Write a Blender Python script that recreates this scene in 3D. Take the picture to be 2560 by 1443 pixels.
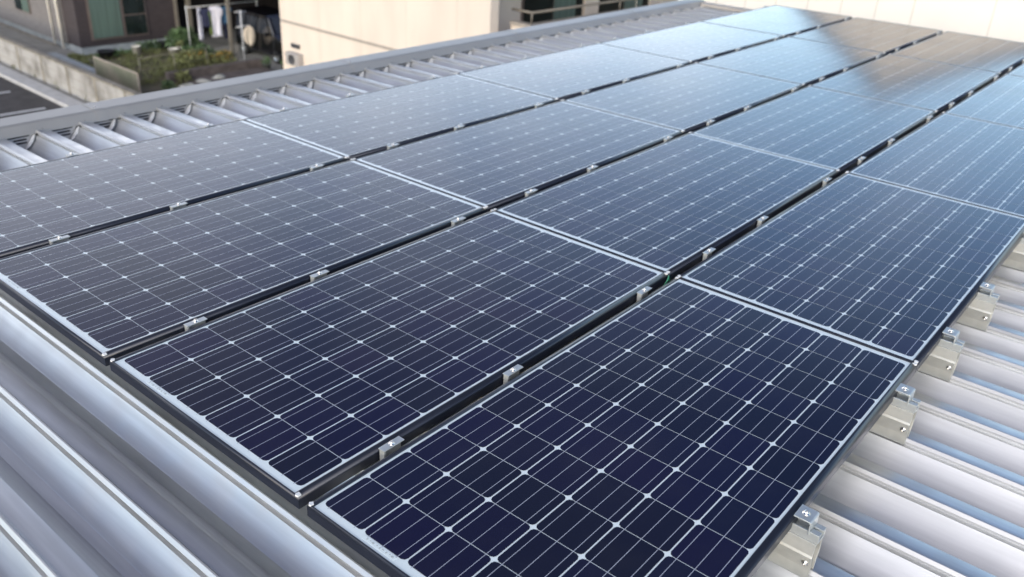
import bpy, bmesh, math, random
from mathutils import Vector, Matrix
random.seed(7)
R_ = math.radians
sc = bpy.context.scene
for o in list(bpy.data.objects): bpy.data.objects.remove(o)
COL = sc.collection

# ------------------------------------------------------------------ camera
cam_d = bpy.data.cameras.new('camera'); cam = bpy.data.objects.new('camera', cam_d); COL.objects.link(cam)
sc.camera = cam
CAMROT = [[0.6389194, 0.3213242, -0.6989511], [-0.7677369, 0.3237434, -0.5529649], [0.0485998, 0.8899106, 0.4535384]]
CAMLOC = (-0.86738, -0.4098, 1.27615)
M = Matrix(CAMROT).to_4x4(); M.translation = Vector(CAMLOC); cam.matrix_world = M
cam_d.sensor_width = 36; cam_d.lens = 30.2967
cam_d.clip_start = 0.02; cam_d.clip_end = 3000
cam_d.dof.use_dof = True; cam_d.dof.focus_distance = 2.1; cam_d.dof.aperture_fstop = 3.4

# ------------------------------------------------------------------ sky, sun, exposure
SUN_EL, SUN_AZ = 30.0, 205.0        # degrees; azimuth counter-clockwise from +X
w = bpy.data.worlds.new('World'); sc.world = w; w.use_nodes = True
nt = w.node_tree; bg = nt.nodes['Background']
sky = nt.nodes.new('ShaderNodeTexSky'); sky.sky_type = 'NISHITA'; sky.sun_disc = False
sky.sun_elevation = R_(SUN_EL); sky.sun_rotation = R_(90 - SUN_AZ)
sky.air_density = 1.0; sky.dust_density = 2.0; sky.ozone_density = 1.0; sky.altitude = 0
# hazy evening sky: paler and brighter towards the horizon, bluer overhead
tcw = nt.nodes.new('ShaderNodeTexCoord'); sep = nt.nodes.new('ShaderNodeSeparateXYZ'); rw = nt.nodes.new('ShaderNodeValToRGB'); mx = nt.nodes.new('ShaderNodeMix')
mx.data_type = 'RGBA'; mx.blend_type = 'MULTIPLY'; mx.inputs[0].default_value = 1
nt.links.new(tcw.outputs['Generated'], sep.inputs[0]); nt.links.new(sep.outputs[2], rw.inputs[0])
e = rw.color_ramp.elements; e[0].position = 0; e[0].color = (1, .93, .86, 1); e[1].position = 1; e[1].color = (.15, .155, .17, 1)
for pos, c in ((.10, (1, 1, .98)), (.24, (.62, .69, .71)), (.36, (.46, .53, .60)), (.55, (.165, .18, .25))):
    x = e.new(pos); x.color = (*c, 1)
rw.color_ramp.interpolation = 'EASE'
# thin greyish cloud veil, denser on the far left side of the scene
def wn(t, **k):
    x = nt.nodes.new(t)
    for a, v in k.items(): setattr(x, a, v)
    return x
bw = wn('ShaderNodeRGBToBW'); nt.links.new(sky.outputs[0], bw.inputs[0])
tint = wn('ShaderNodeMix', data_type='RGBA', blend_type='MULTIPLY'); tint.inputs[0].default_value = 1; tint.inputs[7].default_value = (2.45, 2.30, 2.40, 1); nt.links.new(bw.outputs[0], tint.inputs[6])
dt = wn('ShaderNodeVectorMath', operation='DOT_PRODUCT'); dt.inputs[1].default_value = (.22, .84, .50); nt.links.new(tcw.outputs['Generated'], dt.inputs[0])
nz = wn('ShaderNodeTexNoise'); nz.inputs['Scale'].default_value = 2.6; nz.inputs['Detail'].default_value = 3; nt.links.new(tcw.outputs['Generated'], nz.inputs['Vector'])
sm = wn('ShaderNodeMath', operation='MULTIPLY_ADD'); sm.inputs[1].default_value = .9; nt.links.new(nz.outputs[0], sm.inputs[0]); nt.links.new(dt.outputs['Value'], sm.inputs[2])
mrw = wn('ShaderNodeMapRange', interpolation_type='SMOOTHSTEP'); mrw.inputs[1].default_value = 1.02; mrw.inputs[2].default_value = 1.5; mrw.inputs[3].default_value = .03; mrw.inputs[4].default_value = .95
nt.links.new(sm.outputs[0], mrw.inputs[0])
cl = wn('ShaderNodeMix', data_type='RGBA'); nt.links.new(mrw.outputs[0], cl.inputs[0]); nt.links.new(sky.outputs[0], cl.inputs[6]); nt.links.new(tint.outputs[2], cl.inputs[7])
nt.links.new(cl.outputs[2], mx.inputs[6]); nt.links.new(rw.outputs[0], mx.inputs[7])
nt.links.new(mx.outputs[2], bg.inputs[0]); bg.inputs[1].default_value = 0.15
sd = bpy.data.lights.new('sun', 'SUN'); sun = bpy.data.objects.new('sun', sd); COL.objects.link(sun)
sd.energy = 0.5; sd.angle = R_(60); sd.color = (1.0, 0.93, 0.84)
sdir = Vector((math.cos(R_(SUN_AZ))*math.cos(R_(SUN_EL)), math.sin(R_(SUN_AZ))*math.cos(R_(SUN_EL)), math.sin(R_(SUN_EL))))
sun.rotation_euler = sdir.to_track_quat('Z', 'Y').to_euler()
sun.location = sdir*30
vs = sc.view_settings; vs.view_transform = 'Standard'; vs.look = 'None'; vs.gamma = 1; vs.exposure = 1.68

# ------------------------------------------------------------------ materials
def mat(name, col, rough=.5, metal=0., spec=.5, coat=0., coat_rough=.05, var=0., scale=5., bump=0., bscale=40., detail=4., stretch=None, col2=None, lo=.35, hi=.65, emis=None):
    m = bpy.data.materials.new(name); m.use_nodes = True
    n = m.node_tree.nodes; l = m.node_tree.links; p = n['Principled BSDF']
    c = (*col, 1)
    p.inputs['Base Color'].default_value = c; p.inputs['Roughness'].default_value = rough
    p.inputs['Metallic'].default_value = metal; p.inputs['Specular IOR Level'].default_value = spec
    p.inputs['Coat Weight'].default_value = coat; p.inputs['Coat Roughness'].default_value = coat_rough
    tc = n.new('ShaderNodeTexCoord'); src = tc.outputs['Object']
    if stretch:
        mp = n.new('ShaderNodeMapping'); mp.inputs['Scale'].default_value = stretch; l.new(src, mp.inputs[0]); src = mp.outputs[0]
    if var or col2:
        t = n.new('ShaderNodeTexNoise'); t.inputs['Scale'].default_value = scale; t.inputs['Detail'].default_value = detail
        l.new(src, t.inputs['Vector'])
        r = n.new('ShaderNodeValToRGB'); r.color_ramp.elements[0].position = lo; r.color_ramp.elements[1].position = hi
        a = col2 if col2 else tuple(v*(1-var) for v in col); b = col if col2 else tuple(min(1, v*(1+var)) for v in col)
        r.color_ramp.elements[0].color = (*a, 1); r.color_ramp.elements[1].color = (*b, 1)
        l.new(t.outputs[0], r.inputs[0]); l.new(r.outputs[0], p.inputs['Base Color'])
    if bump:
        t = n.new('ShaderNodeTexNoise'); t.inputs['Scale'].default_value = bscale; t.inputs['Detail'].default_value = 3
        l.new(src, t.inputs['Vector'])
        b = n.new('ShaderNodeBump'); b.inputs['Strength'].default_value = bump; b.inputs['Distance'].default_value = .01
        l.new(t.outputs[0], b.inputs['Height']); l.new(b.outputs[0], p.inputs['Normal'])
    return m

def roof_metal(name, base, rough):
    m = mat(name, base, rough, metal=.68, var=.09, scale=4, detail=7, stretch=(9, .45, 9))
    n = m.node_tree.nodes; l = m.node_tree.links; p = n['Principled BSDF']
    tc = n.new('ShaderNodeTexCoord')
    # faint rolling unevenness of long rolled sheets and slight soiling
    mp = n.new('ShaderNodeMapping'); mp.inputs['Scale'].default_value = (7, .7, 7); l.new(tc.outputs['Object'], mp.inputs[0])
    t = n.new('ShaderNodeTexNoise'); t.inputs['Scale'].default_value = 1.; t.inputs['Detail'].default_value = 1; l.new(mp.outputs[0], t.inputs['Vector'])
    b = n.new('ShaderNodeBump'); b.inputs['Strength'].default_value = .12; b.inputs['Distance'].default_value = .004
    l.new(t.outputs[0], b.inputs['Height']); l.new(b.outputs[0], p.inputs['Normal'])
    t2 = n.new('ShaderNodeTexNoise'); t2.inputs['Scale'].default_value = 9; t2.inputs['Detail'].default_value = 6; l.new(tc.outputs['Object'], t2.inputs['Vector'])
    mr = n.new('ShaderNodeMapRange'); mr.inputs[1].default_value = .3; mr.inputs[2].default_value = .7
    mr.inputs[3].default_value = rough*.85; mr.inputs[4].default_value = rough*1.25
    l.new(t2.outputs[0], mr.inputs[0]); l.new(mr.outputs[0], p.inputs['Roughness'])
    return m

def cell_mat():
    # dark mono-crystalline cells under glass; each cell differs slightly in hue
    m = mat('solar_cell_glass', (.012, .014, .035), .35, spec=.0, coat=1., coat_rough=.05)
    n = m.node_tree.nodes; l = m.node_tree.links; p = n['Principled BSDF']
    at = n.new('ShaderNodeAttribute'); at.attribute_name = 'tone'; oi = n.new('ShaderNodeObjectInfo')
    ad = n.new('ShaderNodeMath'); ad.operation = 'ADD'; l.new(at.outputs['Fac'], ad.inputs[0]); l.new(oi.outputs['Random'], ad.inputs[1])
    fr = n.new('ShaderNodeMath'); fr.operation = 'FRACT'; l.new(ad.outputs[0], fr.inputs[0])
    r = n.new('ShaderNodeValToRGB'); e = r.color_ramp.elements
    e[0].position = 0; e[0].color = (.0050, .0062, .028, 1); e[1].position = 1; e[1].color = (.010, .0062, .030, 1)
    x = e.new(.3); x.color = (.0050, .0075, .022, 1); x = e.new(.5); x.color = (.0058, .0056, .033, 1); x = e.new(.8); x.color = (.0065, .0095, .030, 1)
    l.new(fr.outputs[0], r.inputs[0])
    tc = n.new('ShaderNodeTexCoord'); td = n.new('ShaderNodeTexNoise'); td.inputs['Scale'].default_value = 3.5; td.inputs['Detail'].default_value = 9; td.inputs['Roughness'].default_value = .65
    l.new(tc.outputs['Object'], td.inputs['Vector']); md = n.new('ShaderNodeMapRange'); md.inputs[1].default_value = .45; md.inputs[2].default_value = .85; md.inputs[4].default_value = .10; l.new(td.outputs[0], md.inputs[0])
    xd = n.new('ShaderNodeMix'); xd.data_type = 'RGBA'; xd.inputs[7].default_value = (.10, .095, .09, 1); l.new(md.outputs[0], xd.inputs[0]); l.new(r.outputs[0], xd.inputs[6]); l.new(xd.outputs[2], p.inputs['Base Color'])
    glass_bits(m)
    return m

def glass_bits(m):
    # the cover glass: very fine texture plus a thin uneven film of dust
    n = m.node_tree.nodes; l = m.node_tree.links; p = n['Principled BSDF']
    tc = n.new('ShaderNodeTexCoord')
    t = n.new('ShaderNodeTexNoise'); t.inputs['Scale'].default_value = 2.2; t.inputs['Detail'].default_value = 5; l.new(tc.outputs['Object'], t.inputs['Vector'])
    mr = n.new('ShaderNodeMapRange'); mr.inputs[1].default_value = .3; mr.inputs[2].default_value = .7; mr.inputs[3].default_value = .12; mr.inputs[4].default_value = .17
    l.new(t.outputs[0], mr.inputs[0]); l.new(mr.outputs[0], p.inputs['Coat Roughness'])
    t3 = n.new('ShaderNodeTexNoise'); t3.inputs['Scale'].default_value = 1.3; t3.inputs['Detail'].default_value = 1; l.new(tc.outputs['Object'], t3.inputs['Vector'])
    b = n.new('ShaderNodeBump'); b.inputs['Strength'].default_value = .2; b.inputs['Distance'].default_value = .004
    l.new(t3.outputs[0], b.inputs['Height']); l.new(b.outputs[0], p.inputs['Coat Normal'])

MT = {}
MT['cell'] = cell_mat()
MT['backsheet'] = mat('white_backsheet_glass', (.78, .86, .86), .5, coat=1, coat_rough=.05); glass_bits(MT['backsheet'])
MT['wire'] = mat('silver_busbar', (.45, .48, .56), .4, metal=.0, coat=1, coat_rough=.06); glass_bits(MT['wire'])
MT['frame'] = mat('dark_anodised_frame', (.018, .022, .036), .34, metal=.25, spec=.5, var=.1, scale=8, stretch=(.5, .5, 5))
MT['key'] = mat('white_corner_plastic', (.75, .76, .76), .4, var=.05)
MT['print'] = mat('grey_print', (.45, .49, .49), .6, var=.1)
MT['roof'] = roof_metal('galvanised_roof_metal', (.605, .61, .615), .37)
MT['trim'] = mat('grey_painted_flashing', (.32, .315, .305), .42, metal=.3, var=.07, scale=2.5, bump=.05, bscale=3)
MT['closer'] = mat('galvanised_closure', (.46, .46, .47), .42, metal=.5, var=.07, scale=14)
MT['tabm'] = mat('pale_closure_tab', (.70, .71, .73), .5, metal=.2, var=.05)
MT['slot'] = mat('dark_slot', (.012, .012, .016), .9, var=.2)
MT['alu'] = mat('satin_aluminium', (.52, .55, .555), .42, metal=.6, var=.05, scale=30)
MT['alu_dull'] = mat('dull_beige_aluminium', (.45, .46, .445), .45, metal=.4, var=.08, scale=25)
MT['steel'] = mat('stainless_bolt', (.68, .67, .65), .22, metal=1., var=.05, scale=60)
MT['green_wire'] = mat('green_insulation', (.03, .22, .12), .4, var=.1)
MT['black_wire'] = mat('black_insulation', (.01, .01, .012), .5, var=.1)
MT['cream'] = mat('cream_siding', (.70, .61, .52), .65, var=.05, scale=1.2, stretch=(1, 1, .35), bump=.08, bscale=60)
MT['cream_b'] = mat('pale_siding', (.76, .71, .64), .6, var=.03, scale=1.5, bump=.08, bscale=60)
MT['joint'] = mat('beige_sealant', (.50, .45, .38), .8, var=.08)
MT['brownroof'] = mat('dark_brown_metal_roof', (.06, .045, .038), .5, var=.15, scale=3)
MT['band'] = mat('grey_brown_band', (.36, .32, .28), .5, var=.08)
MT['taupe'] = mat('taupe_siding', (.17, .158, .155), .75, var=.10, scale=3, bump=.1, bscale=25, stretch=(1, 1, 5))
MT['darkbrown'] = mat('dark_brown_siding', (.048, .038, .040), .75, var=.15, scale=3, bump=.1, bscale=25, stretch=(1, 1, 5))
MT['pipe'] = mat('cream_drainpipe', (.74, .70, .63), .4, var=.04)
MT['mullion'] = mat('brown_window_frame', (.15, .12, .11), .45, metal=.2, var=.08)
MT['curtain'] = mat('sage_curtain_behind_glass', (.085, .13, .11), .6, coat=.6, coat_rough=.03, var=.18, scale=1.2, stretch=(9, 9, .3))
MT['darkglass'] = mat('dark_window_glass', (.012, .018, .018), .08, spec=.6, var=.3, scale=2)
MT['found'] = mat('pale_concrete_plinth', (.34, .37, .38), .85, var=.15, scale=3, bump=.15, bscale=30)
MT['postm'] = mat('bronze_post', (.24, .215, .18), .45, metal=.3, var=.08)
MT['interior'] = mat('shade_toned_interior', (.020, .016, .018), .85, var=.25, scale=2)  # shade of the recess under the carport roof is put into this colour
MT['asphalt'] = mat('asphalt', (.050, .046, .047), .85, var=.25, scale=2.5, bump=.4, bscale=120)
MT['paint'] = mat('white_road_paint', (.62, .63, .64), .7, var=.10, scale=9)
MT['kerb'] = mat('kerb_concrete', (.42, .42, .425), .85, var=.10, scale=3, bump=.2, bscale=40)
MT['block'] = mat('weathered_concrete_block', (.36, .35, .335), .9, col2=(.17, .16, .145), scale=1.7, detail=8, bump=.35, bscale=30, lo=.30, hi=.55)
MT['blockcap'] = mat('weathered_coping', (.22, .20, .165), .9, var=.25, scale=3, bump=.3, bscale=30)
MT['brickdark'] = mat('dark_brown_block', (.105, .085, .078), .9, var=.28, scale=4, detail=8, bump=.4, bscale=25)
MT['concrete'] = mat('grey_concrete', (.23, .225, .205), .88, var=.18, scale=1.6, detail=8, bump=.2, bscale=30)
MT['ground'] = mat('bare_ground', (.15, .13, .11), .95, col2=(.085, .08, .06), scale=.5, detail=9, bump=.5, bscale=20)
MT['soil'] = mat('brown_garden_soil', (.17, .13, .095), .95, col2=(.09, .10, .05), scale=1.1, detail=9, bump=.8, bscale=16)
MT['mesh'] = mat('beige_screen_panel', (.26, .225, .18), .7, col2=(.15, .155, .105), scale=.9, detail=4, lo=.4, hi=.7)
MT['screenframe'] = mat('beige_screen_frame', (.36, .31, .27), .5, var=.06)
MT['leaf'] = mat('leaf_green', (.075, .13, .05), .6, var=.45, scale=4)
MT['leaf2'] = mat('leaf_olive', (.155, .165, .06), .7, var=.35, scale=4)
MT['flower'] = mat('orange_yellow_petals', (.42, .23, .03), .6, var=.25, scale=9)
MT['whitepot'] = mat('white_planter', (.70, .66, .58), .5, var=.06)
MT['blackpot'] = mat('black_tub', (.02, .02, .026), .5, var=.15)
MT['greypot'] = mat('grey_green_planter', (.10, .11, .10), .6, var=.15)
MT['stone'] = mat('pale_garden_stone', (.36, .36, .33), .9, var=.25, scale=5, bump=.4, bscale=14)
MT['carpaint'] = mat('black_car_paint', (.006, .006, .008), .18, spec=.6, coat=1, coat_rough=.03, var=.1)
MT['carglass'] = mat('car_glass', (.03, .035, .045), .04, spec=.8, var=.05)
MT['tyre'] = mat('tyre_rubber', (.018, .018, .018), .8, var=.2)
MT['rim'] = mat('steel_rim', (.38, .38, .37), .3, metal=.8, var=.05)
MT['lamp'] = mat('headlight_lens', (.60, .58, .60), .12, spec=.8, coat=1, var=.05)
MT['white_cloth'] = mat('white_cloth', (.78, .77, .86), .9, var=.05, bump=.3, bscale=12)
MT['blue_cloth'] = mat('blue_cloth', (.05, .14, .26), .9, var=.15, bump=.3, bscale=12)
MT['navy_cloth'] = mat('navy_cloth', (.03, .035, .08), .9, var=.15, bump=.3, bscale=12)
MT['green_cloth'] = mat('green_striped_cloth', (.17, .24, .07), .9, var=.3, bump=.3, bscale=12)
MT['beige_cloth'] = mat('beige_towel', (.66, .58, .47), .9, var=.06, bump=.3, bscale=12)
MT['white_metal'] = mat('white_metal_tube', (.66, .67, .68), .4, var=.04)
MT['ac'] = mat('off_white_casing', (.36, .34, .33), .5, var=.06)
MT['grille'] = mat('dark_grille', (.05, .05, .055), .5, var=.15)

# ------------------------------------------------------------------ mesh helpers
class MB:
    def __init__(s): s.v = []; s.f = []; s.mi = []; s.sm = []
    def poly(s, pts, mi=0):
        b = len(s.v); s.v += [tuple(p) for p in pts]; s.f.append(tuple(range(b, b+len(pts)))); s.mi.append(mi); s.sm.append(False); return s
    def box(s, x0, y0, z0, x1, y1, z1, mi=0):
        b = len(s.v)
        s.v += [(x0,y0,z0),(x1,y0,z0),(x1,y1,z0),(x0,y1,z0),(x0,y0,z1),(x1,y0,z1),(x1,y1,z1),(x0,y1,z1)]
        for q in ((0,3,2,1),(4,5,6,7),(0,1,5,4),(1,2,6,5),(2,3,7,6),(3,0,4,7)):
            s.f.append(tuple(b+i for i in q)); s.mi.append(mi); s.sm.append(False)
        return s
    def extrude(s, prof, axis, a, b2, mi=0, caps=True, smooth=False):
        # prof: 2-D points in the plane normal to axis; order (x,z) for y axis, (y,z) for x, (x,y) for z
        def P(p, t): return (p[0], t, p[1]) if axis == 'y' else (t, p[0], p[1]) if axis == 'x' else (p[0], p[1], t)
        k = len(s.v); n = len(prof)
        s.v += [P(p, a) for p in prof] + [P(p, b2) for p in prof]
        for i in range(n):
            j = (i+1) % n; s.f.append((k+i, k+j, k+n+j, k+n+i)); s.mi.append(mi); s.sm.append(smooth)
        if caps:
            s.f.append(tuple(k+i for i in reversed(range(n)))); s.f.append(tuple(k+n+i for i in range(n))); s.mi += [mi, mi]; s.sm += [False, False]
        return s
    def tube(s, pts, r, n=8, mi=0):
        pts = [Vector(p) for p in pts]; k = len(s.v)
        rr = r if isinstance(r, (list, tuple)) else [r]*len(pts)
        for i, p in enumerate(pts):
            d = (pts[min(i+1, len(pts)-1)] - pts[max(i-1, 0)]).normalized()
            a = d.orthogonal().normalized() if abs(d.z) > .9 else d.cross(Vector((0,0,1))).normalized()
            b = d.cross(a)
            for j in range(n):
                t = 2*math.pi*j/n; s.v.append(tuple(p + (a*math.cos(t)+b*math.sin(t))*rr[i]))
        for i in range(len(pts)-1):
            for j in range(n):
                q = (j+1) % n; s.f.append((k+i*n+j, k+i*n+q, k+(i+1)*n+q, k+(i+1)*n+j)); s.mi.append(mi); s.sm.append(True)
        s.f.append(tuple(k+j for j in reversed(range(n)))); s.f.append(tuple(k+(len(pts)-1)*n+j for j in range(n))); s.mi += [mi, mi]; s.sm += [False, False]
        return s
    def lathe(s, prof, n=16, c=(0, 0, 0), mi=0):
        k = len(s.v)
        for r, z in prof:
            for j in range(n):
                t = 2*math.pi*j/n; s.v.append((c[0]+r*math.cos(t), c[1]+r*math.sin(t), c[2]+z))
        for i in range(len(prof)-1):
            for j in range(n):
                q = (j+1) % n; s.f.append((k+i*n+j, k+i*n+q, k+(i+1)*n+q, k+(i+1)*n+j)); s.mi.append(mi); s.sm.append(True)
        return s
    def mesh(s, name, *mats):
        me = bpy.data.meshes.new(name); me.from_pydata(s.v, [], s.f)
        for m in mats: me.materials.append(MT[m] if isinstance(m, str) else m)
        me.polygons.foreach_set('material_index', s.mi); me.polygons.foreach_set('use_smooth', s.sm)
        me.update(); return me
    def obj(s, name, *mats, parent=None, fix=True):
        me = s.mesh(name, *mats)
        if fix:
            bm = bmesh.new(); bm.from_mesh(me); bmesh.ops.recalc_face_normals(bm, faces=bm.faces); bm.to_mesh(me); bm.free()
        return link(name, me, parent)
def link(name, data, parent=None):
    o = bpy.data.objects.new(name, data); COL.objects.link(o)
    if parent: o.parent = parent
    return o
def bevel(o, w=.002, seg=2):
    m = o.modifiers.new('bevel', 'BEVEL'); m.width = w; m.segments = seg; m.limit_method = 'ANGLE'; m.angle_limit = R_(40); return o
def thing(name, label, cat, loc=(0,0,0), rz=0., group=None):
    o = link(name, None); o.location = loc; o.rotation_euler = (0, 0, rz); tag(o, label, cat, group); return o
def tag(o, label, cat, group=None):
    o['label'] = label; o['category'] = cat
    if group: o['group'] = group
    return o
def structure(o): o['kind'] = 'structure'; return o
def dup(root, loc=None, rz=None):
    r = root.copy(); COL.objects.link(r)
    if loc is not None: r.location = loc
    if rz is not None: r.rotation_euler = (0, 0, rz)
    for ch in list(root.children):
        c = ch.copy(); COL.objects.link(c); c.parent = r
        for g in ch.children:
            d = g.copy(); COL.objects.link(d); d.parent = c
    return r
ORD = ['first','second','third','fourth','fifth','sixth','seventh','eighth','ninth','tenth','eleventh','twelfth','thirteenth','fourteenth','fifteenth','sixteenth','seventeenth','eighteenth','nineteenth','twentieth',
       'twenty-first','twenty-second','twenty-third','twenty-fourth','twenty-fifth','twenty-sixth','twenty-seventh','twenty-eighth','twenty-ninth','thirtieth','thirty-first','thirty-second','thirty-third','thirty-fourth','thirty-fifth','thirty-sixth','thirty-seventh','thirty-eighth','thirty-ninth','fortieth']

def hexbolt(mb, x, y, z, r=.005, h=.008, mi=0):
    n = 12
    mb.lathe([(r*1.9, 0), (r*1.9, .0012), (r*1.15, .0014), (r*1.15, h*.85), (r*1.0, h), (r*.55, h), (r*.5, h*.45), (.0001, h*.45)], n, (x, y, z), mi)

# building frame: neighbouring plots are turned -2.2 degrees against the roof
TH = R_(-2.2); G = -6.72
def B(a, b, z=0.):
    c, s = math.cos(TH), math.sin(TH); return (c*a - s*b, s*a + c*b, G+z)

# ------------------------------------------------------------------ ground and roads
def flat(name, m, a0, b0, a1, b1, z, th=None):
    mb = MB()
    if th is None: mb.poly([(a0,b0,0),(a1,b0,0),(a1,b1,0),(a0,b1,0)])
    else: mb.box(a0, b0, -th, a1, b1, 0)
    o = mb.obj(name, m, fix=False); o.location = (0, 0, G+z); o.rotation_euler = (0, 0, TH); return structure(o)
flat('ground', 'ground', -900, -900, 900, 900, 0)
flat('parking_lot', 'asphalt', -30, 9, 9.98, 60, .004)
flat('gutter_strip', 'concrete', 10.5, 9, 10.76, 60, .004)
k = MB().box(9.98, 9, -.02, 10.5, 60, .12).obj('kerb', 'kerb'); k.location = (0,0,G); k.rotation_euler = (0,0,TH); structure(bevel(k, .015))
for i, (b0, a1) in enumerate(((30.72, 9.45), (28.12, 9.50), (25.5, 9.5), (33.3, 9.45))):
    flat('parking_line', 'paint', 4.5, b0, a1, b0+.15, .008)
flat('garden_soil', 'soil', 12.3, 25, 17.6, 34.2, .004)
flat('driveway', 'concrete', 17.6, 20, 26, 40, .006)
flat('side_path', 'concrete', 10.95, 33.2, 13.4, 50, .10, .1)

# ------------------------------------------------------------------ our own building and its metal roof
PITCH = .225; U0 = .045
def roof_profile(u):
    # one rib of the folded sheet, starting in the trough left of seam u
    P = [(-.0955,-.2300),(-.0670,-.2300),(-.0630,-.2275),(-.0125,-.1625),(-.0115,-.1625),(.0020,-.1625),(.0020,-.1500),(-.0078,-.1495),(-.0084,-.1475),(-.0012,-.1395),(.0022,-.1392),(.0060,-.1425),(.0080,-.1495),(.0105,-.1510),(.0610,-.1510),(.0655,-.1530),(.1255,-.2275),(.1290,-.2300)]
    return [(u+x, z) for x, z in P]
V0, V1, UN0, UN1 = -3.4, 4.30, -8, 36
own = thing('roofed_building', 'building under the solar panels with ribbed silver metal roof and grey edge flashing', 'building', (0, 0, G))
prof = []
for n in range(UN0, UN1): prof += roof_profile(U0+PITCH*n)
mb = MB(); N = len(prof)
ys = [V0, -1.5, 0, 1.5, 3, V1]
for y in ys: mb.v += [(x, y, z-G) for x, z in prof]
for r in range(len(ys)-1):
    for i in range(N-1):
        a = r*N+i; mb.f.append((a, a+1, a+1+N, a+N)); mb.mi.append(0); mb.sm.append(True)
roof = mb.obj('roof_sheet', 'roof', parent=own, fix=False)
me = roof.data
es = roof.modifiers.new('es', 'EDGE_SPLIT'); es.split_angle = R_(28)
ULO, UHI = prof[0][0], prof[-1][0]
# edge flashing along the ridge side
def strip(pts, x0, x1, name, m, parent, zoff=-G):
    mb = MB(); mb.extrude([(y, z+zoff) for y, z in pts], 'x', x0, x1); return bevel(mb.obj(name, m, parent=parent), .003)
strip([(4.212,-.155),(4.240,-.106),(4.262,-.100),(4.380,-.094),(4.394,-.102),(4.396,-.40),(4.386,-.40),(4.384,-.107),(4.262,-.106),(4.246,-.111),(4.218,-.155)], ULO, UHI+.10, 'ridge_flashing', 'trim', own)
strip([(4.31,-.42),(4.31,-.245),(4.382,-.245),(4.382,-.42)], ULO, UHI+.05, 'eave_board', 'trim', own)
# lapped sheet ends with screws along the flashing
for u in (-.55, 1.27, 3.09, 4.91, 6.73):
    pr = [(4.2095,-.1552),(4.2385,-.1042),(4.262,-.0978),(4.381,-.0920),(4.3965,-.1010),(4.398,-.30),(4.3962,-.30),(4.3945,-.1020),(4.380,-.0938),(4.262,-.0998),(4.240,-.1058),(4.212,-.1552)]
    mb = MB(); mb.extrude([(y, z-G) for y, z in pr], 'x', u, u+.055); lj = mb.obj('lap_joint', 'trim', parent=own)
    for yy in (4.29, 4.35):
        mb = MB(); hexbolt(mb, u+.028, yy, -.0955-G, .0035, .003); mb.obj('screw', 'steel', parent=lj, fix=False)
# far gable flashing
mb = MB(); mb.extrude([(8.02,-.150-G),(8.03,-.118-G),(8.12,-.112-G),(8.125,-.42-G),(8.115,-.42-G),(8.11,-.118-G),(8.035,-.124-G),(8.028,-.152-G)], 'y', V0, 4.215)
bevel(mb.obj('gable_flashing', 'band', parent=own), .003)
# trough closures with louvre slots
def closure_mesh():
    mb = MB(); y0, y1 = 4.232, 4.236
    t, b = -.152-G, -.229-G
    mb.extrude([(-.1595, t), (-.0075, t), (-.0680, b), (-.0950, b)], 'y', y0, y1)
    return mb.mesh('vent_closure', 'closer')
def tab_mesh():
    mb = MB()
    o = -G
    q = [(-.0150, 4.232, -.154+o), (-.0690, 4.232, -.2270+o), (-.0850, 4.204, -.2255+o), (-.0720, 4.186, -.212+o), (-.0480, 4.182, -.184+o), (-.0290, 4.196, -.158+o)]
    q2 = [(x-.0025, y, z+.0008) for x, y, z in q]
    mb.poly(q); mb.poly(list(reversed(q2)))
    for i in range(6):
        j = (i+1) % 6; mb.poly([q[i], q2[i], q2[j], q[j]])
    return mb.mesh('side_tab', 'tabm')
def slots_mesh():
    mb = MB(); o = -G
    for z, x0, x1 in ((-.162, -.143, -.038), (-.179, -.118, -.054), (-.196, -.106, -.055)):
        pr = [(x0, z-.0042+o), (x1, z-.0042+o), (x1+.002, z+o), (x1, z+.0042+o), (x0, z+.0042+o), (x0-.002, z+o)]
        mb.extrude(pr, 'y', 4.2295, 4.2325)
    return mb.mesh('louvre_slots', 'slot')
cm, tm, sm_ = closure_mesh(), tab_mesh(), slots_mesh()
for n in range(UN0+1, UN1):
    c = link('vent_closure', cm, own); c.location.x = U0+PITCH*n
    t = link('side_tab', tm, c); s = link('louvre_slots', sm_, c)
    t.location.z = random.uniform(-.002, .002); t.rotation_euler.z = random.uniform(-.004, .004)
# small rivets on the flashing
mb = MB()
for n in range(UN0+2, UN1):
    mb.lathe([(.0001, .003), (.003, .0025), (.0045, 0)], 8, (U0+PITCH*n+.030, 4.222, -.138-G))
mb.obj('rivets', 'steel', parent=own, fix=False)
# walls under the roof
mb = MB(); mb.box(ULO+.3, V0+.3, 0, UHI-.25, 4.22, -.28-G); mb.obj('wall', 'cream_b', parent=own)

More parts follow.
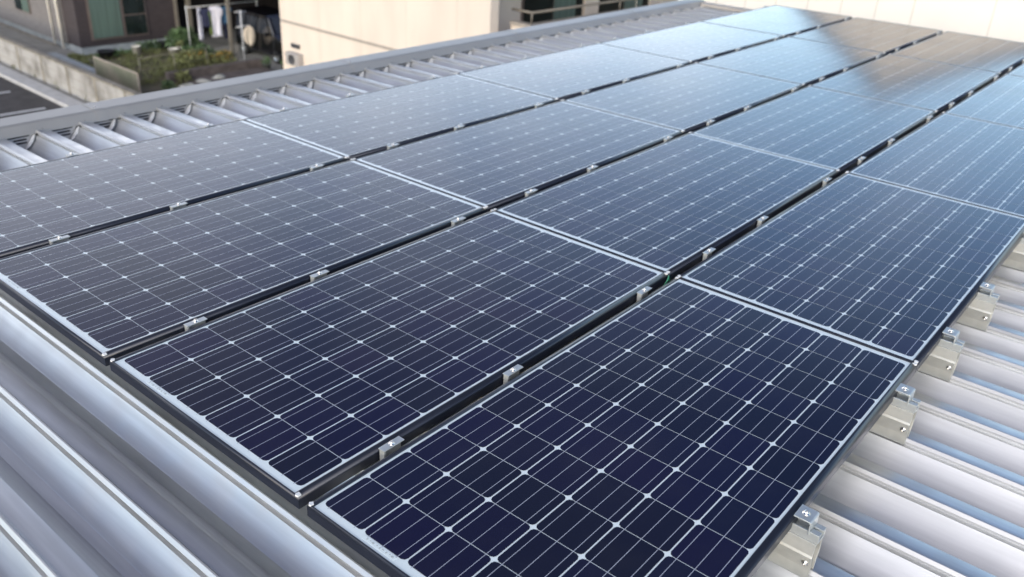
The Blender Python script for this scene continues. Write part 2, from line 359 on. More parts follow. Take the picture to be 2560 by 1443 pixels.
# ------------------------------------------------------------------ solar panels
L, W, HGT = 1.573, .808, .035
PU, PV = 1.57658, 0.83692
CU, CV = .127, .127
MU, MV = (L-12*CU)/2, (W-6*CV)/2
def ring_frame():
    # (long side inset, short side inset, z): rounded shoulders, broader along the long sides
    prof = [(0,0,-HGT),(0,0,-.0105),(.0006,.0003,-.0075),(.0024,.0008,-.0045),(.0055,.0015,-.0020),(.0105,.0024,-.0006),(.0150,.0034,-.0004),(.0172,.0042,-.0010),(.0180,.0046,-.0026),(.0180,.0046,-.010),(.0022,.0022,-.010),(.0022,.0022,-HGT+.002),(.020,.020,-HGT+.002),(.020,.020,-HGT)]
    mb = MB(); n = len(prof)
    for cx, cy, sx, sy in ((0,0,1,1),(L,0,-1,1),(L,W,-1,-1),(0,W,1,-1)):
        mb.v += [(cx+sx*ds, cy+sy*dl, z) for dl, ds, z in prof]
    for c in range(4):
        for i in range(n):
            j = (i+1) % n; mb.f.append((c*n+i, c*n+j, ((c+1)%4)*n+j, ((c+1)%4)*n+i)); mb.mi.append(0); mb.sm.append(1 <= i <= 7)
    return mb
def cell_poly(x0, y0, x1, y1, ch):
    return [(x0+ch,y0),(x1-ch,y0),(x1-ch*.35,y0+ch*.3),(x1,y0+ch),(x1,y1-ch),(x1-ch*.35,y1-ch*.3),(x1-ch,y1),(x0+ch,y1),(x0+ch*.35,y1-ch*.3),(x0,y1-ch),(x0,y0+ch),(x0+ch*.35,y0+ch*.3)]
def make_panel():
    t = thing('solar_panel', 'x', 'solar panel', group='solar panels laid in rows on the metal roof')
    fr = ring_frame().obj('frame', 'frame', parent=t)
    bs = MB().poly([(.004,.015,-.0026),(L-.004,.015,-.0026),(L-.004,W-.015,-.0026),(.004,W-.015,-.0026)])
    bs.poly([(.0095,W-.0095,-.0065),(L-.0095,W-.0095,-.0065),(L-.0095,.0095,-.0065),(.0095,.0095,-.0065)]).obj('backsheet', 'backsheet', parent=t, fix=False)
    mb = MB(); tones = []
    for i in range(12):
        for j in range(6):
            gu, gv = .0009, .0018
            x0, x1 = MU+i*CU+gu, MU+(i+1)*CU-gu; y0, y1 = MV+j*CV+gv, MV+(j+1)*CV-gv
            mb.poly([(x, y, -.0022) for x, y in cell_poly(x0, y0, x1, y1, .0100)]); tones.append(random.random()*.6)
    co = mb.obj('solar_cells', 'cell', parent=t, fix=False)
    at = co.data.attributes.new('tone', 'FLOAT', 'FACE'); at.data.foreach_set('value', tones)
    mb = MB()
    for j in range(6):
        for f in (1/6, .5, 5/6):
            y = MV+(j+f)*CV; mb.poly([(MU-.004, y-.0007, -.0018), (L-MU+.004, y-.0007, -.0018), (L-MU+.004, y+.0007, -.0018), (MU-.004, y+.0007, -.0018)])
    mb.obj('busbars', 'wire', parent=t, fix=False)
    km = MB().extrude([(-.004,-.004),(.004,-.006),(.008,-.002),(.006,.005),(-.003,.005)], 'z', -.003, .0012).mesh('corner_key', 'key')
    for x, y in ((.007,.007),(L-.007,.007),(L-.007,W-.007),(.007,W-.007)):
        o = link('corner_key', km, t); o.location = (x, y, 0); o.rotation_euler.z = random.uniform(0, 6)
    return t
ROWN = ['front', 'second', 'third', 'rear']
POSN = ['nearest', 'second', 'third', 'fourth', 'farthest']
def plabel(r, c):
    row = ['front row', 'second row', 'third row', 'rear row'][r]
    pos = ['first from the left', 'second from the left', 'third from the left', 'fourth from the left', 'last, by the white wall'][c]
    return 'dark blue solar panel, %s in the %s' % (pos, row)
p0 = make_panel()
panels = {}
for r in range(4):
    for c in range(5):
        o = p0 if (r, c) == (0, 0) else dup(p0)
        o.location = (c*PU + random.uniform(-.0008, .0008), r*PV, random.uniform(-.0006, .0006))
        o.rotation_euler = (random.uniform(-.0007, .0007), random.uniform(-.0006, .0006), 0)
        o['label'] = plabel(r, c); panels[(r, c)] = o
# serial sticker printed on the white end margin of the three panels whose near end shows
for r in (0, 1, 2):
    mb = MB()
    mb.box(.0118, .55, -.0026, .0225, .645, -.0020)
    for k in range(9):
        yy = .556 + k*.0095; mb.box(.0150+.002*(k % 2), yy, -.0020, .0195, yy+.003+.003*(k % 3 == 0), -.0016, 1)
    mb.obj('serial_sticker', 'backsheet', 'print', parent=panels[(r, 0)])

# ------------------------------------------------------------------ clamps in the gaps
IDX = [k for k in range(1, 36) if k % 7 in (1, 3, 6)]
IDX = [k for k in IDX if U0+PITCH*k < 7.86]
def make_mid():
    t = thing('mid_clamp', 'x', 'clamp', group='aluminium clamps in the gaps between panel rows')
    mb = MB(); mb.extrude([(-.0080,.0008),(.0125,.0008),(.0125,.0034),(-.0080,.0034)], 'x', -.033, .033)
    bevel(mb.obj('top_plate', 'alu', parent=t), .0008)
    mb = MB(); mb.box(-.033, .0055, -.10, .033, .008, .0008); mb.box(-.033, -.0075, -.10, -.027, .0055, .0006); mb.box(-.036, -.009, -.139, .036, .009, -.10)
    mb.obj('channel', 'alu_dull', parent=t)
    mb = MB(); hexbolt(mb, 0, .002, .0034, .0042, .0065); mb.obj('bolt', 'steel', parent=t, fix=False)
    return t
m0 = make_mid(); first = True
for g in range(3):
    for i, k in enumerate(IDX):
        o = m0 if first else dup(m0); first = False
        o.location = (U0+PITCH*k + random.uniform(-.008, .008), g*PV + W + (PV-W)/2, random.uniform(-.001, .0005))
        gap = ['gap behind the front row', 'middle gap between rows', 'gap before the rear row'][g]
        o['label'] = 'silver clamp, %s from the left in the %s' % (ORD[i], gap)
def make_rear():
    t = thing('end_clamp', 'x', 'clamp', group='small clamps along the rear edge of the rear row')
    mb = MB(); mb.extrude([(-.006,.0015),(.024,.0015),(.024,.0045),(-.006,.0045)], 'x', -.022, .022); bevel(mb.obj('top_plate', 'alu', parent=t), .0008)
    mb = MB(); mb.box(-.022, .004, -.139, .022, .022, .0015); mb.obj('channel', 'alu_dull', parent=t)
    mb = MB(); hexbolt(mb, 0, .012, .0045); mb.obj('bolt', 'steel', parent=t, fix=False)
    return t
r0 = make_rear()
for i, k in enumerate(IDX):
    o = r0 if i == 0 else dup(r0)
    o.location = (U0+PITCH*k, 3*PV+W, -.004)
    o['label'] = 'small clamp on the back edge of the rear row, %s from the left' % ORD[i]

# brackets with clamps along the front edge of the front row
def make_bracket():
    t = thing('roof_bracket', 'x', 'bracket', group='aluminium roof brackets along the front panel edge')
    # clamp plate over the panel lip, with a hooked outer edge
    mb = MB()
    mb.extrude([(.003,.0012),(.003,.0045),(-.034,.0045),(-.0375,.002),(-.0375,-.030),(-.0345,-.030),(-.0345,-.001),(-.032,.0012)], 'x', -.024, .024)
    bevel(mb.obj('top_plate', 'alu', parent=t), .0008)
    mb = MB(); hexbolt(mb, 0, -.016, .0045, .0048, .007); mb.obj('bolt', 'steel', parent=t, fix=False)
    # slotted rail the clamp slides in
    mb = MB()
    mb.box(-.020, -.060, -.045, -.015, .030, -.022); mb.box(.015, -.060, -.045, .020, .030, -.022)
    mb.box(-.015, -.060, -.045, .015, .030, -.040)
    mb.box(-.015, -.060, -.026, -.004, -.038, -.022); mb.box(.004, -.060, -.026, .015, -.038, -.022)
    bevel(mb.obj('slotted_rail', 'alu', parent=t), .0008)
    # the saddle: folded plates gripping the rib from both sides
    x = -.008
    sad = [(-.024,-.045),(.022,-.045),(.025,-.090),(.016,-.120),(.0125,-.1500),(.0100,-.1500),(.0130,-.119),(.020,-.088),(.018,-.050),(-.020,-.050),(-.0225,-.088),(-.0125,-.122),(-.0095,-.1560),(-.0125,-.1590),(-.0160,-.124),(-.0255,-.092),(-.0285,-.084),(-.0255,-.078)]
    mb = MB(); mb.extrude(sad, 'y', -.058, .085); bevel(mb.obj('saddle_plate', 'alu_dull', parent=t), .001)
    b = MB(); hexbolt(b, 0, 0, 0, .0042, .006)
    q = Vector((-1, 0, -.28)).to_track_quat('Z', 'Y').to_matrix()
    b.v = [tuple(q @ Vector(v) + Vector((-.0215, -.045, -.106))) for v in b.v]; b.obj('grip_bolt', 'steel', parent=t, fix=False)
    return t
b0 = make_bracket()
for i, k in enumerate(IDX[1:7]):
    o = b0 if i == 0 else dup(b0)
    o.location = (U0+PITCH*k + random.uniform(-.004, .004), -.002, 0)
    pos = 'hidden below the picture' if i == 0 else ORD[i-1]+' one seen from the bottom of the picture'
    o['label'] = 'silver bracket gripping a roof rib at the right edge, %s from the bottom' % ORD[i]

# loop of green earth wire where the front rows meet
pts = []
for i in range(15):
    t = i/14; pts.append((1.520+.062*t, .8235 - .006*math.sin(t*6.3), -.030 + .034*math.sin(math.pi*min(1, t*1.12))))
tag(MB().tube(pts, .0022, 8).obj('earth_wire', 'green_wire', fix=False), 'green earth wire looping up where the first and second panel rows meet', 'wire')

# ------------------------------------------------------------------ neighbouring buildings
def boxpart(name, m, par, *b, bev=0):
    o = MB().box(*b).obj(name, m, parent=par)
    if bev: bevel(o, bev)
    return o
# -- cream house with balcony (left of centre)
h = thing('cream_house', 'cream rendered house with grey storey band and balcony, above the roof edge', 'house', B(0,0), TH)
# wall built with a shallow groove at the storey line
boxpart('wall', 'cream', h, 14.22, 13.56, 0, 14.5, 21.93, 5.6); boxpart('rear_block', 'cream', h, 14.5, 15.3, 0, 22.0, 21.93, 5.6)
boxpart('storey_band', 'band', h, 14.195, 13.56, 3.165, 14.22, 21.95, 3.235)
for bb in (20.1, 18.28, 16.46, 14.64):
    boxpart('siding_joint', 'joint', h, 14.217, bb, 0, 14.22, bb+.008, 5.5)
boxpart('corner_trim', 'cream', h, 14.20, 21.88, 0, 14.30, 21.96, 3.16); boxpart('corner_trim', 'cream', h, 14.20, 21.88, 3.24, 14.30, 21.96, 5.6)
boxpart('annex_wall', 'cream', h, 14.95, 12.90, 0, 30, 15.0, 3.2)
boxpart('balcony_parapet', 'cream', h, 14.95, 12.90, 3.2, 30, 13.04, 4.30); boxpart('balcony_parapet', 'cream', h, 14.95, 13.04, 3.2, 15.09, 13.56, 4.30)
boxpart('balcony_ledge', 'band', h, 14.91, 12.86, 4.30, 30, 13.08, 4.37); boxpart('balcony_ledge', 'band', h, 14.91, 13.08, 4.30, 15.13, 13.56, 4.37)
boxpart('rear_wall', 'cream', h, 14.5, 15.0, 3.2, 30, 15.3, 6.8)
boxpart('roof_slab', 'brownroof', h, 14.0, 13.3, 5.6, 30.2, 22.2, 5.75)
for a0, a1 in ((16.95, 19.55), (20.30, 22.9)):
    wn = boxpart('window', 'mullion', h, a0, 14.95, 3.35, a1, 15.0, 5.5)
    boxpart('window_pane', 'darkglass', wn, a0+.05, 14.93, 3.42, a0+(a1-a0)*.48, 14.948, 5.42)
    boxpart('curtained_pane', 'curtain', wn, a0+(a1-a0)*.50, 14.93, 3.42, a1-.35, 14.948, 5.42)
    boxpart('window_pane', 'darkglass', wn, a1-.33, 14.93, 3.42, a1-.04, 14.948, 5.42)
boxpart('wall_pier', 'cream', h, 19.6, 14.90, 3.2, 20.25, 15.0, 5.6)
boxpart('wall_pier', 'cream', h, 22.95, 14.90, 3.2, 26.0, 15.0, 5.6)
mb = MB().tube([(14.98, 13.56, 4.64), (14.98, 12.95, 4.64), (30, 12.95, 4.64)], .03, 8)
for a in (14.98, 18.5, 22.0, 25.5): mb.tube([(a, 12.95, 4.37), (a, 12.95, 4.64)], .02, 6)
mb.obj('balcony_rail', 'postm', parent=h, fix=False)
MB().tube([(15.3, 14.93, 3.2), (15.3, 14.93, 5.6)], .045, 10).obj('downpipe', 'pipe', parent=h, fix=False)
v = MB().box(14.16, 21.08, 2.50, 14.22, 21.46, 2.62).obj('vent_hood', 'grille', parent=h); bevel(v, .01)
v = boxpart('wall_box', 'ac', h, 14.02, 20.95, 2.02, 14.22, 21.58, 2.38, bev=.02)
MB().lathe([(.0001,0),(.12,0),(.14,.01),(.14,.03)], 20).obj('fan_grille', 'grille', parent=v, fix=False)
fg = v.children[0]; fg.rotation_euler = (0, R_(-90), 0); fg.location = (14.015, 21.25, 2.2)

# -- white house behind the far end of the roof, gable towards us
g = thing('white_gable_house', 'large off-white panelled wall of the house beyond the far end of the solar roof', 'house', B(0,0), TH)
WA = 10.8
APB, APZ, EZ = 3.35, 8.02, 7.0      # apex and eaves
EB0, EB1 = 1.2, 4.95
mb = MB(); mb.extrude([(EB1-.15, 0), (EB0+.15, 0), (EB0+.15, EZ), (APB, APZ-.08), (EB1-.15, EZ)], 'x', WA, WA+8)
mb.obj('wall', 'cream_b', parent=g)
boxpart('wing_wall', 'cream_b', g, WA, EB1-.15, 0, WA+7, 6.6, 6.78); boxpart('wing_wall', 'cream_b', g, WA, -6, 0, WA+7, EB0+.15, 6.78)
def gz(b): return EZ + (APZ-EZ)*(1-abs(b-APB)/((EB1-APB) if b > APB else (APB-EB0)))
for k in range(-9, 10):
    bb = 3.22 + k*.455
    if k not in (-1,):
        boxpart('siding_joint', 'joint', g, WA-.0025, bb, 0, WA, bb+.008, max(6.7, gz(bb)-.15))
for (b1, z1) in ((EB1, EZ-.06), (EB0, EZ-.06)):
    d = Vector((b1-APB, z1-APZ)); nrm = Vector((-d.y, d.x)).normalized(); nrm = nrm if nrm.y > 0 else -nrm
    pa, pb = Vector((APB, APZ)), Vector((b1, z1))
    mb = MB(); mb.extrude([tuple(pa-nrm*.03), tuple(pb-nrm*.03), tuple(pb+nrm*.04), tuple(pa+nrm*.04)], 'x', WA-.08, WA+8.3)
    mb.obj('roof_slope', 'brownroof', parent=g)

# -- dark brown house at the left
d = thing('brown_house', 'dark brown sided house with taupe side wall, curtained window and drainpipes', 'house', B(0,0), TH)
boxpart('wall', 'taupe', d, 13.45, 35.72, .30, 17.6, 44, 5.8)
boxpart('front_wall', 'darkbrown', d, 13.56, 34.60, .30, 17.6, 35.72, 5.8)
boxpart('plinth', 'found', d, 13.60, 34.64, 0, 17.6, 43.9, .30)
boxpart('side_plinth', 'blockcap', d, 13.25, 36.4, 0, 13.45, 44, .12)
boxpart('roof', 'brownroof', d, 13.0, 34.1, 5.8, 18.0, 44.5, 5.95)
wn = boxpart('window', 'mullion', d, 14.02, 34.55, .52, 16.36, 34.60, 2.45)
boxpart('curtained_pane', 'curtain', wn, 14.10, 34.52, .60, 15.28, 34.548, 2.38)
boxpart('window_pane', 'darkglass', wn, 15.42, 34.52, .60, 16.28, 34.548, 1.34)
boxpart('window_pane', 'darkglass', wn, 15.42, 34.52, 1.40, 16.28, 34.548, 2.38)
wn = boxpart('side_window', 'mullion', d, 13.40, 38.55, 1.0, 13.45, 40.0, 2.2)
boxpart('window_pane', 'darkglass', wn, 13.375, 39.3, 1.06, 13.398, 39.95, 2.15); boxpart('frosted_pane', 'curtain', wn, 13.375, 38.6, 1.06, 13.398, 39.25, 2.15)
MB().tube([(13.40, 36.62, .05), (13.40, 36.62, 5.7)], .035, 10).obj('drainpipe', 'pipe', parent=d, fix=False)
MB().tube([(13.38, 35.78, .0), (13.38, 35.78, 5.7)], .055, 10).obj('drainpipe', 'pipe', parent=d, fix=False)
boxpart('front_post', 'postm', d, 17.58, 34.52, 0, 17.70, 34.64, 2.8)
boxpart('front_post', 'postm', d, 18.14, 34.50, 0, 18.30, 34.66, 2.8)
boxpart('porch_back_wall', 'interior', d, 17.6, 36.2, 0, 26, 36.4, 5.8)
boxpart('porch_side_wall', 'interior', d, 25.8, 30, 0, 26, 36.2, 2.7)

# -- carport
c = thing('carport', 'open carport with slim posts and flat roof sheltering the black car', 'carport', B(0,0), TH)
boxpart('roof', 'interior', c, 17.5, 30.9, 2.75, 26.0, 36.2, 2.87)
for a, b in ((18.02, 31.2), (24.0, 31.2)): boxpart('post', 'postm', c, a, b, 0, a+.12, b+.12, 2.75)

# -- laundry
lp = thing('laundry_pole', 'horizontal white laundry pole under the carport roof', 'pole', B(0,0), TH)
MB().tube([(17.2, 33.0, 1.72), (20.6, 33.0, 1.72)], .016, 8).obj('pole', 'white_metal', parent=lp, fix=False)
for a in (17.25, 20.5): MB().tube([(a, 33.0, 0), (a, 33.0, 1.8)], .02, 8).obj('stand', 'white_metal', parent=lp, fix=False)
def cloth(name, m, a, b, z1, wd, ht, lab, cat, seed, shape='shirt', turn=0.):
    rnd = random.Random(seed); n, k = 10, 9; mb = MB()
    for side in (0, 1):
        for r in range(k):
            for q in range(n):
                u = q/(n-1)-.5; t = r/(k-1)
                wv = wd*(1.0 if shape == 'towel' else (.75 if t < .1 else 1.25 if t < .32 else .8+.12*t))
                y = .035*math.sin(u*11+seed+t*1.5)*t + (.012 if side else -.012) + .02*rnd.uniform(-.3, .3)*t
                z = -ht*t - (.03*abs(u) if r == 0 else 0) - .03*math.cos(u*9+seed)*t
                if shape == 'round': wv = wd*math.sqrt(max(.02, 1-(2*t-1)**2))
                mb.v.append((u*wv, y, z))
    for side in (0, 1):
        o = side*n*k
        for r in range(k-1):
            for q in range(n-1):
                mb.f.append((o+r*n+q, o+r*n+q+1, o+(r+1)*n+q+1, o+(r+1)*n+q)); mb.mi.append(0); mb.sm.append(True)
    rim = [r*n for r in range(k)] + [(k-1)*n+q for q in range(1, n)] + [r*n+n-1 for r in range(k-2, -1, -1)] + [q for q in range(n-2, 0, -1)]
    for i in range(len(rim)):
        x, y = rim[i], rim[(i+1) % len(rim)]; mb.f.append((x, y, y+n*k, x+n*k)); mb.mi.append(0); mb.sm.append(True)
    o = mb.obj(name, m); o.location = B(a, b, z1); o.rotation_euler = (0, 0, TH+turn); return tag(o, lab, cat, 'laundry hung out under the carport')
cloth('white_shirt', 'white_cloth', 18.52, 33, 1.68, .52, 1.25, 'long white shirt hanging, brightest garment left of the carport post', 'shirt', 1, turn=-.2)
cloth('blue_shirt', 'blue_cloth', 18.98, 33.03, 1.62, .50, .70, 'blue shirt hanging just right of the long white shirt', 'shirt', 2, turn=-.1)
cloth('navy_trousers', 'navy_cloth', 19.02, 33.12, 1.15, .34, .85, 'dark navy garment hanging low beneath the blue shirt', 'trousers', 3, 'towel', .5)
cloth('dark_shirt', 'navy_cloth', 18.05, 33, 1.62, .36, .75, 'dark navy shirt hanging between white towel and green cloth', 'shirt', 4, turn=-.1)
cloth('green_cloth', 'green_cloth', 18.26, 33, 1.50, .13, .95, 'narrow green striped cloth beside the long white shirt', 'cloth', 5, 'towel', .5)
cloth('white_towel', 'white_cloth', 17.80, 33, 1.68, .24, 1.30, 'narrow white towel at the left end of the laundry pole', 'towel', 6, 'towel', .5)
hs = thing('laundry_stand', 'white metal laundry stand with two cross arms right of the carport post', 'stand', B(18.02, 30.3), TH)
MB().tube([(0, 0, 0), (0, 0, 1.95)], .022, 8).obj('pole', 'white_metal', parent=hs, fix=False)
MB().tube([(-.25, 0, 1.9), (.3, .1, 1.86)], .016, 8).obj('arm', 'white_metal', parent=hs, fix=False)
MB().tube([(-.25, -.05, 1.34), (.4, .06, 1.34)], .018, 8).obj('arm', 'white_metal', parent=hs, fix=False)
MB().lathe([(.0001, .05), (.2, .04), (.22, 0)], 14).obj('base', 'stone', parent=hs, fix=False)
cloth('beige_towel', 'beige_cloth', 18.30, 30.24, 1.36, .50, .80, 'rounded beige towel hung over the arm of the laundry stand', 'towel', 8, 'round', -.1)

# -- black car in the carport (front towards us)
def make_car(loc, rz):
    t = thing('black_car', 'black boxy car parked under the carport, half hidden by the cream house', 'car', loc, rz)
    hw = .74
    side = [(-1.70,.28),(-1.70,.62),(-1.66,.92),(-1.30,1.00),(-1.02,1.10),(-.62,1.66),(-.45,1.74),(1.50,1.76),(1.62,1.68),(1.70,1.0),(1.70,.32)]
    mb = MB(); sect = [(-hw, .97), (-hw*.97, 1.0), (hw*.97, 1.0), (hw, .97)]
    n = len(side)
    for x, k in ((-hw, .0), (-hw+.05, 1.), (hw-.05, 1.), (hw, .0)):
        for yy, zz in side:
            top = max(0, zz-1.0)
            mb.v.append((x - math.copysign(top*.14, x) , yy*(.985 if k == 0 else 1), zz if k else .28+(zz-.28)*.985))
    for s_ in range(3):
        for i in range(n):
            j = (i+1) % n; mb.f.append((s_*n+i, s_*n+j, (s_+1)*n+j, (s_+1)*n+i)); mb.mi.append(0); mb.sm.append(False)
    mb.f.append(tuple(range(n))); mb.f.append(tuple(3*n+i for i in reversed(range(n)))); mb.mi += [0, 0]; mb.sm += [False, False]
    bevel(mb.obj('body', 'carpaint', parent=t), .03, 3)
    mb = MB(); mb.poly([(-.60,-1.04,1.12),(.60,-1.04,1.12),(.54,-.64,1.66),(-.54,-.64,1.66)]); mb.v = [(x, y-.012, z+.012) for x, y, z in mb.v]
    mb.obj('windscreen', 'carglass', parent=t, fix=False)
    for sx in (-1, 1):
        for y0, y1 in ((-.78, .05), (.13, .85), (.92, 1.5)):
            q = [(sx*(.752), y0, 1.06), (sx*.752, y1, 1.06), (sx*.672, y1, 1.60), (sx*.672, y0+(.28 if y0 < -.5 else 0), 1.60)]
            MB().poly(q if sx > 0 else list(reversed(q))).obj('side_window', 'carglass', parent=t, fix=False)
        hl = boxpart('headlight', 'lamp', t, sx*.44-.15, -1.72, .70, sx*.44+.20, -1.60, .90, bev=.03)
        mi = boxpart('door_mirror', 'carpaint', t, sx*.86-.09, -.80, 1.02, sx*.86+.09, -.70, 1.16, bev=.02)
        for y in (-1.12, 1.15):
            wv = link('wheel', None, t); wv.location = (sx*.66, y, .28)
            w1 = MB().lathe([(.17,-.08),(.26,-.08),(.28,-.06),(.28,.06),(.26,.08),(.17,.08)], 24); w1.v = [(z, x, y2) for x, y2, z in w1.v]
            w1.obj('tyre', 'tyre', parent=wv, fix=False)
            w2 = MB().lathe([(.0001,sx*.055),(.05,sx*.06),(.06,sx*.04),(.14,sx*.05),(.165,sx*.085),(.18,sx*.085)], 24); w2.v = [(z, x, y2) for x, y2, z in w2.v]
            w2.obj('rim', 'rim', parent=wv, fix=False)
    boxpart('bumper', 'carpaint', t, -.70, -1.76, .26, .70, -1.66, .56, bev=.03)
    boxpart('grille', 'grille', t, -.26, -1.715, .68, .26, -1.69, .86)
    boxpart('number_plate', 'lamp', t, -.165, -1.775, .36, .165, -1.762, .52)
    return t
make_car(B(19.45, 30.25), TH)

# ------------------------------------------------------------------ walls, fences, garden
wl = thing('block_wall', 'long weathered concrete block wall beside the parking lot', 'wall', B(0,0), TH)
mb = MB()
mb.box(10.76, 22, 0, 10.90, 52, .95)
mb.obj('blocks', 'block', parent=wl)
mb = MB()
for k, bb in enumerate([23.2, 25.2, 27.2, 29.2, 31.2, 33.2, 35.2, 37.2, 39.2, 41.2]): mb.box(10.742, bb, .0, 10.76, bb+.10, .93)
mb.obj('pilasters', 'blockcap', parent=wl)
mb = MB(); mb.box(10.72, 22, .95, 10.94, 52, 1.01); bevel(mb.obj('coping', 'blockcap', parent=wl), .01)
mb = MB()
for zz in (.31, .63): mb.box(10.756, 22, zz, 10.76, 52, zz+.012)
mb.obj('mortar_lines', 'blockcap', parent=wl)

f = thing('garden_screen', 'beige see-through garden screen panel in a pale frame behind the block wall', 'fence', B(0,0), TH)
boxpart('screen', 'mesh', f, 12.05, 27.02, .10, 12.07, 30.05, .94)
for nm, q in (('rail', (12.04,27.0,.94,12.08,30.07,.98)), ('post', (12.04,26.98,0,12.08,27.02,.98)), ('post', (12.04,30.05,0,12.08,30.09,.98))): boxpart(nm, 'screenframe', f, *q)

r = thing('garden_edging', 'low dark brown block edging along the near side of the garden', 'wall', B(0,0), TH)
boxpart('blocks', 'brickdark', r, 13.9, 28.55, 0, 17.75, 28.80, .42, bev=.01)
boxpart('lower_step', 'brickdark', r, 14.3, 27.3, 0, 17.65, 28.54, .16, bev=.01)
pl = thing('pale_planter_wall', 'pale concrete block low wall in front of the house plinth', 'wall', B(0,0), TH)
boxpart('blocks', 'found', pl, 12.2, 30.6, 0, 12.5, 34.4, .30, bev=.01)
wf = thing('wire_fence', 'thin wire garden fence with slim posts around the flower bed', 'fence', B(0,0), TH)
mb = MB().tube([(13.4, 29.6, .8), (17.6, 30.1, .8)], .010, 6).tube([(13.4, 29.6, .4), (17.6, 30.1, .4)], .006, 6); mb.obj('wires', 'postm', parent=wf, fix=False)
for i in range(4):
    t = i/3; MB().tube([(13.4+4.2*t, 29.6+.5*t, 0), (13.4+4.2*t, 29.6+.5*t, .82)], .014, 6).obj('post', 'postm', parent=wf, fix=False)

def foliage(mb, cx, cy, rx, ry, h, n, sz, seed, mi=0, tall=1.):
    rnd = random.Random(seed)
    for _ in range(n):
        t = rnd.uniform(0, 6.283); q = math.sqrt(rnd.random()); z = rnd.random()**.8
        k = math.sqrt(max(0, 1-z*z*.8))
        p = Vector((cx+rx*q*k*math.cos(t), cy+ry*q*k*math.sin(t), h*z*rnd.uniform(.75, 1.1)+.02))
        a = Vector((rnd.uniform(-1,1), rnd.uniform(-1,1), rnd.uniform(-.2,1))).normalized(); b = a.orthogonal().normalized()
        b = Matrix.Rotation(rnd.uniform(0, 6.3), 3, a) @ b
        s = sz*rnd.uniform(.6, 1.4)
        mb.poly([p, p+a*s*.5+b*s*.3, p+a*s*tall, p+a*s*.5-b*s*.3], mi)
def plant(name, a, b, rx, ry, h, n, sz, seed, lab, cat, m='leaf', flowers=0, tall=1.2, grp=None):
    t = thing(name, lab, cat, B(a, b), TH, grp)
    mb = MB(); foliage(mb, 0, 0, rx, ry, h, n, sz, seed, 0, tall)
    if flowers: foliage(mb, 0, 0, rx*.9, ry*.9, h*1.1, flowers, .06, seed+5, 1)
    mb.obj('leaves', m, 'flower', parent=t, fix=False)
    mb = MB(); rnd = random.Random(seed)
    for _ in range(7):
        x, y = rnd.uniform(-.6, .6)*rx, rnd.uniform(-.6, .6)*ry; mb.tube([(x*.4, y*.4, 0), (x, y, h*.7)], [.012, .005], 5)
    mb.obj('stems', 'leaf2', parent=t, fix=False)
    return t
plant('green_shrub', 17.25, 33.6, .8, .6, .75, 1100, .11, 11, 'leafy green shrub at the house corner by the laundry', 'shrub')
plant('flower_bed_plant', 16.3, 31.2, .95, .7, .38, 700, .10, 12, 'orange flowering plant in the middle of the garden bed', 'plant', 'leaf2', 160)
plant('flower_bed_plant', 17.3, 30.6, .5, .45, .36, 420, .09, 13, 'orange flowering plant nearest the concrete driveway', 'plant', 'leaf2', 220)
plant('garden_plant', 16.9, 31.9, .8, .6, .42, 700, .10, 14, 'dark green plants behind the flower bed', 'plant')
plant('garden_plant', 15.2, 30.0, .5, .5, .5, 420, .10, 15, 'olive green weeds left of the flower bed', 'plant', 'leaf2')
plant('garden_plant', 14.3, 33.7, .9, .3, .2, 380, .09, 16, 'low green plants at the plinth near the black tub', 'plant')
plant('garden_plant', 14.3, 28.3, .28, .28, .5, 260, .09, 17, 'small upright weed by the pale stones', 'plant', 'leaf2')
plant('garden_plant', 13.4, 27.7, .25, .25, .35, 200, .08, 18, 'small dark plant at the corner of the garden screen', 'plant')
plant('garden_plant', 15.9, 33.9, .8, .25, .35, 460, .09, 19, 'green fringe of plants below the dark window', 'plant')
plant('garden_plant', 12.9, 33.6, .35, .6, .25, 260, .10, 20, 'pale weeds at the foot of the drainpipes', 'plant', 'leaf2')
mb = MB()
for i in range(26):
    foliage(mb, 11.35+.35*math.sin(i*2.1), 27+i*.62, .38, .5, .30, 130, .09, 100+i, 0, 1.5)
o = mb.obj('weeds', 'leaf2', fix=False); o.location = B(0,0); o.rotation_euler = (0,0,TH); tag(o, 'strip of weeds growing behind the block wall', 'weeds'); o['kind'] = 'stuff'
mb = MB()
for i in range(170):
    rnd = random.Random(i+900); foliage(mb, rnd.uniform(12.5, 17.3), rnd.uniform(28.9, 34.0), .35, .35, .13, 40, .06, 300+i, 0, 1.4)
o = mb.obj('ground_cover', 'leaf2', fix=False); o.location = B(0,0); o.rotation_euler = (0,0,TH); tag(o, 'scattered low ground cover on the garden soil', 'ground cover'); o['kind'] = 'stuff'

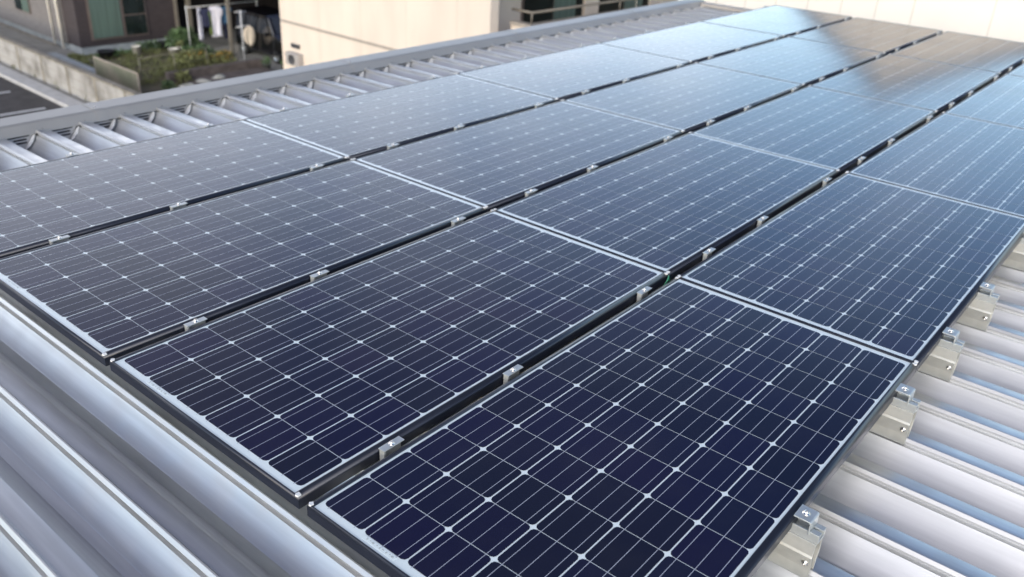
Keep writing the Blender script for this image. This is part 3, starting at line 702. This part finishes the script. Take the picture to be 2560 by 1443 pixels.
def pot(name, m, a, b, r_, hh, lab, plantm=None, z=0, seed=1):
    t = thing(name, lab, 'plant pot', B(a, b, z), TH)
    MB().lathe([(.0001,0),(r_*.7,0),(r_,hh),(r_*1.08,hh),(r_*1.08,hh*1.06),(r_*.9,hh*1.06),(r_*.85,hh*.9),(.0001,hh*.9)], 16).obj('pot', m, parent=t, fix=False)
    if plantm:
        mb = MB(); foliage(mb, 0, 0, r_*1.2, r_*1.2, hh*.9, 120, .07, seed, 0, 1.3); mb.v = [(x, y, zz+hh*.9) for x, y, zz in mb.v]; mb.obj('plant', plantm, parent=t, fix=False)
    return t
pot('plant_pot', 'whitepot', 15.08, 33.2, .17, .42, 'tall white plant pot standing alone below the curtained window')
pot('plant_pot', 'whitepot', 16.35, 32.7, .20, .26, 'white bowl pot left of the green shrub')
pot('plant_pot', 'whitepot', 16.75, 32.9, .17, .24, 'white bowl pot touching the green shrub', 'leaf2', seed=5)
pot('plant_pot', 'blackpot', 14.05, 33.6, .30, .30, 'black tub at the left end of the plinth')
pot('plant_pot', 'blackpot', 16.55, 33.9, .24, .30, 'black tub against the plinth right of the dark window')
pot('plant_pot', 'greypot', 17.72, 28.3, .16, .30, 'grey green pot at the end of the dark edging', 'leaf', seed=7)
pot('plant_pot', 'greypot', 18.35, 28.05, .12, .22, 'small grey pot standing on the driveway', 'leaf', seed=9)
def stone(a, b, sx, sy, sz, seed, lab):
    bm = bmesh.new(); bmesh.ops.create_icosphere(bm, subdivisions=3, radius=1); rnd = random.Random(seed); ph = [rnd.uniform(0, 6) for _ in range(6)]
    for v in bm.verts:
        c = v.co; k = 1+.13*math.sin(3*c.x+ph[0])*math.sin(4*c.y+ph[1])+.09*math.sin(6*c.z+ph[2]+3*c.x)+.05*math.sin(9*c.y+ph[3])
        v.co = Vector((c.x*k*sx, c.y*k*sy, max(-.2, c.z*k)*sz))
    me = bpy.data.meshes.new('garden_stone'); bm.to_mesh(me); bm.free(); me.materials.append(MT['stone'])
    for p in me.polygons: p.use_smooth = True
    o = link('garden_stone', me); o.location = B(a, b, .05*sz); o.rotation_euler = (0, 0, rnd.uniform(0, 3)); return tag(o, lab, 'stone', 'pale stones by the garden edge')
stone(14.0, 27.55, .34, .22, .26, 1, 'pale stone nearest the garden screen')
stone(14.75, 27.75, .36, .24, .24, 2, 'middle pale stone by the garden edge')
stone(15.45, 27.95, .33, .22, .25, 3, 'right hand pale stone by the dark edging')
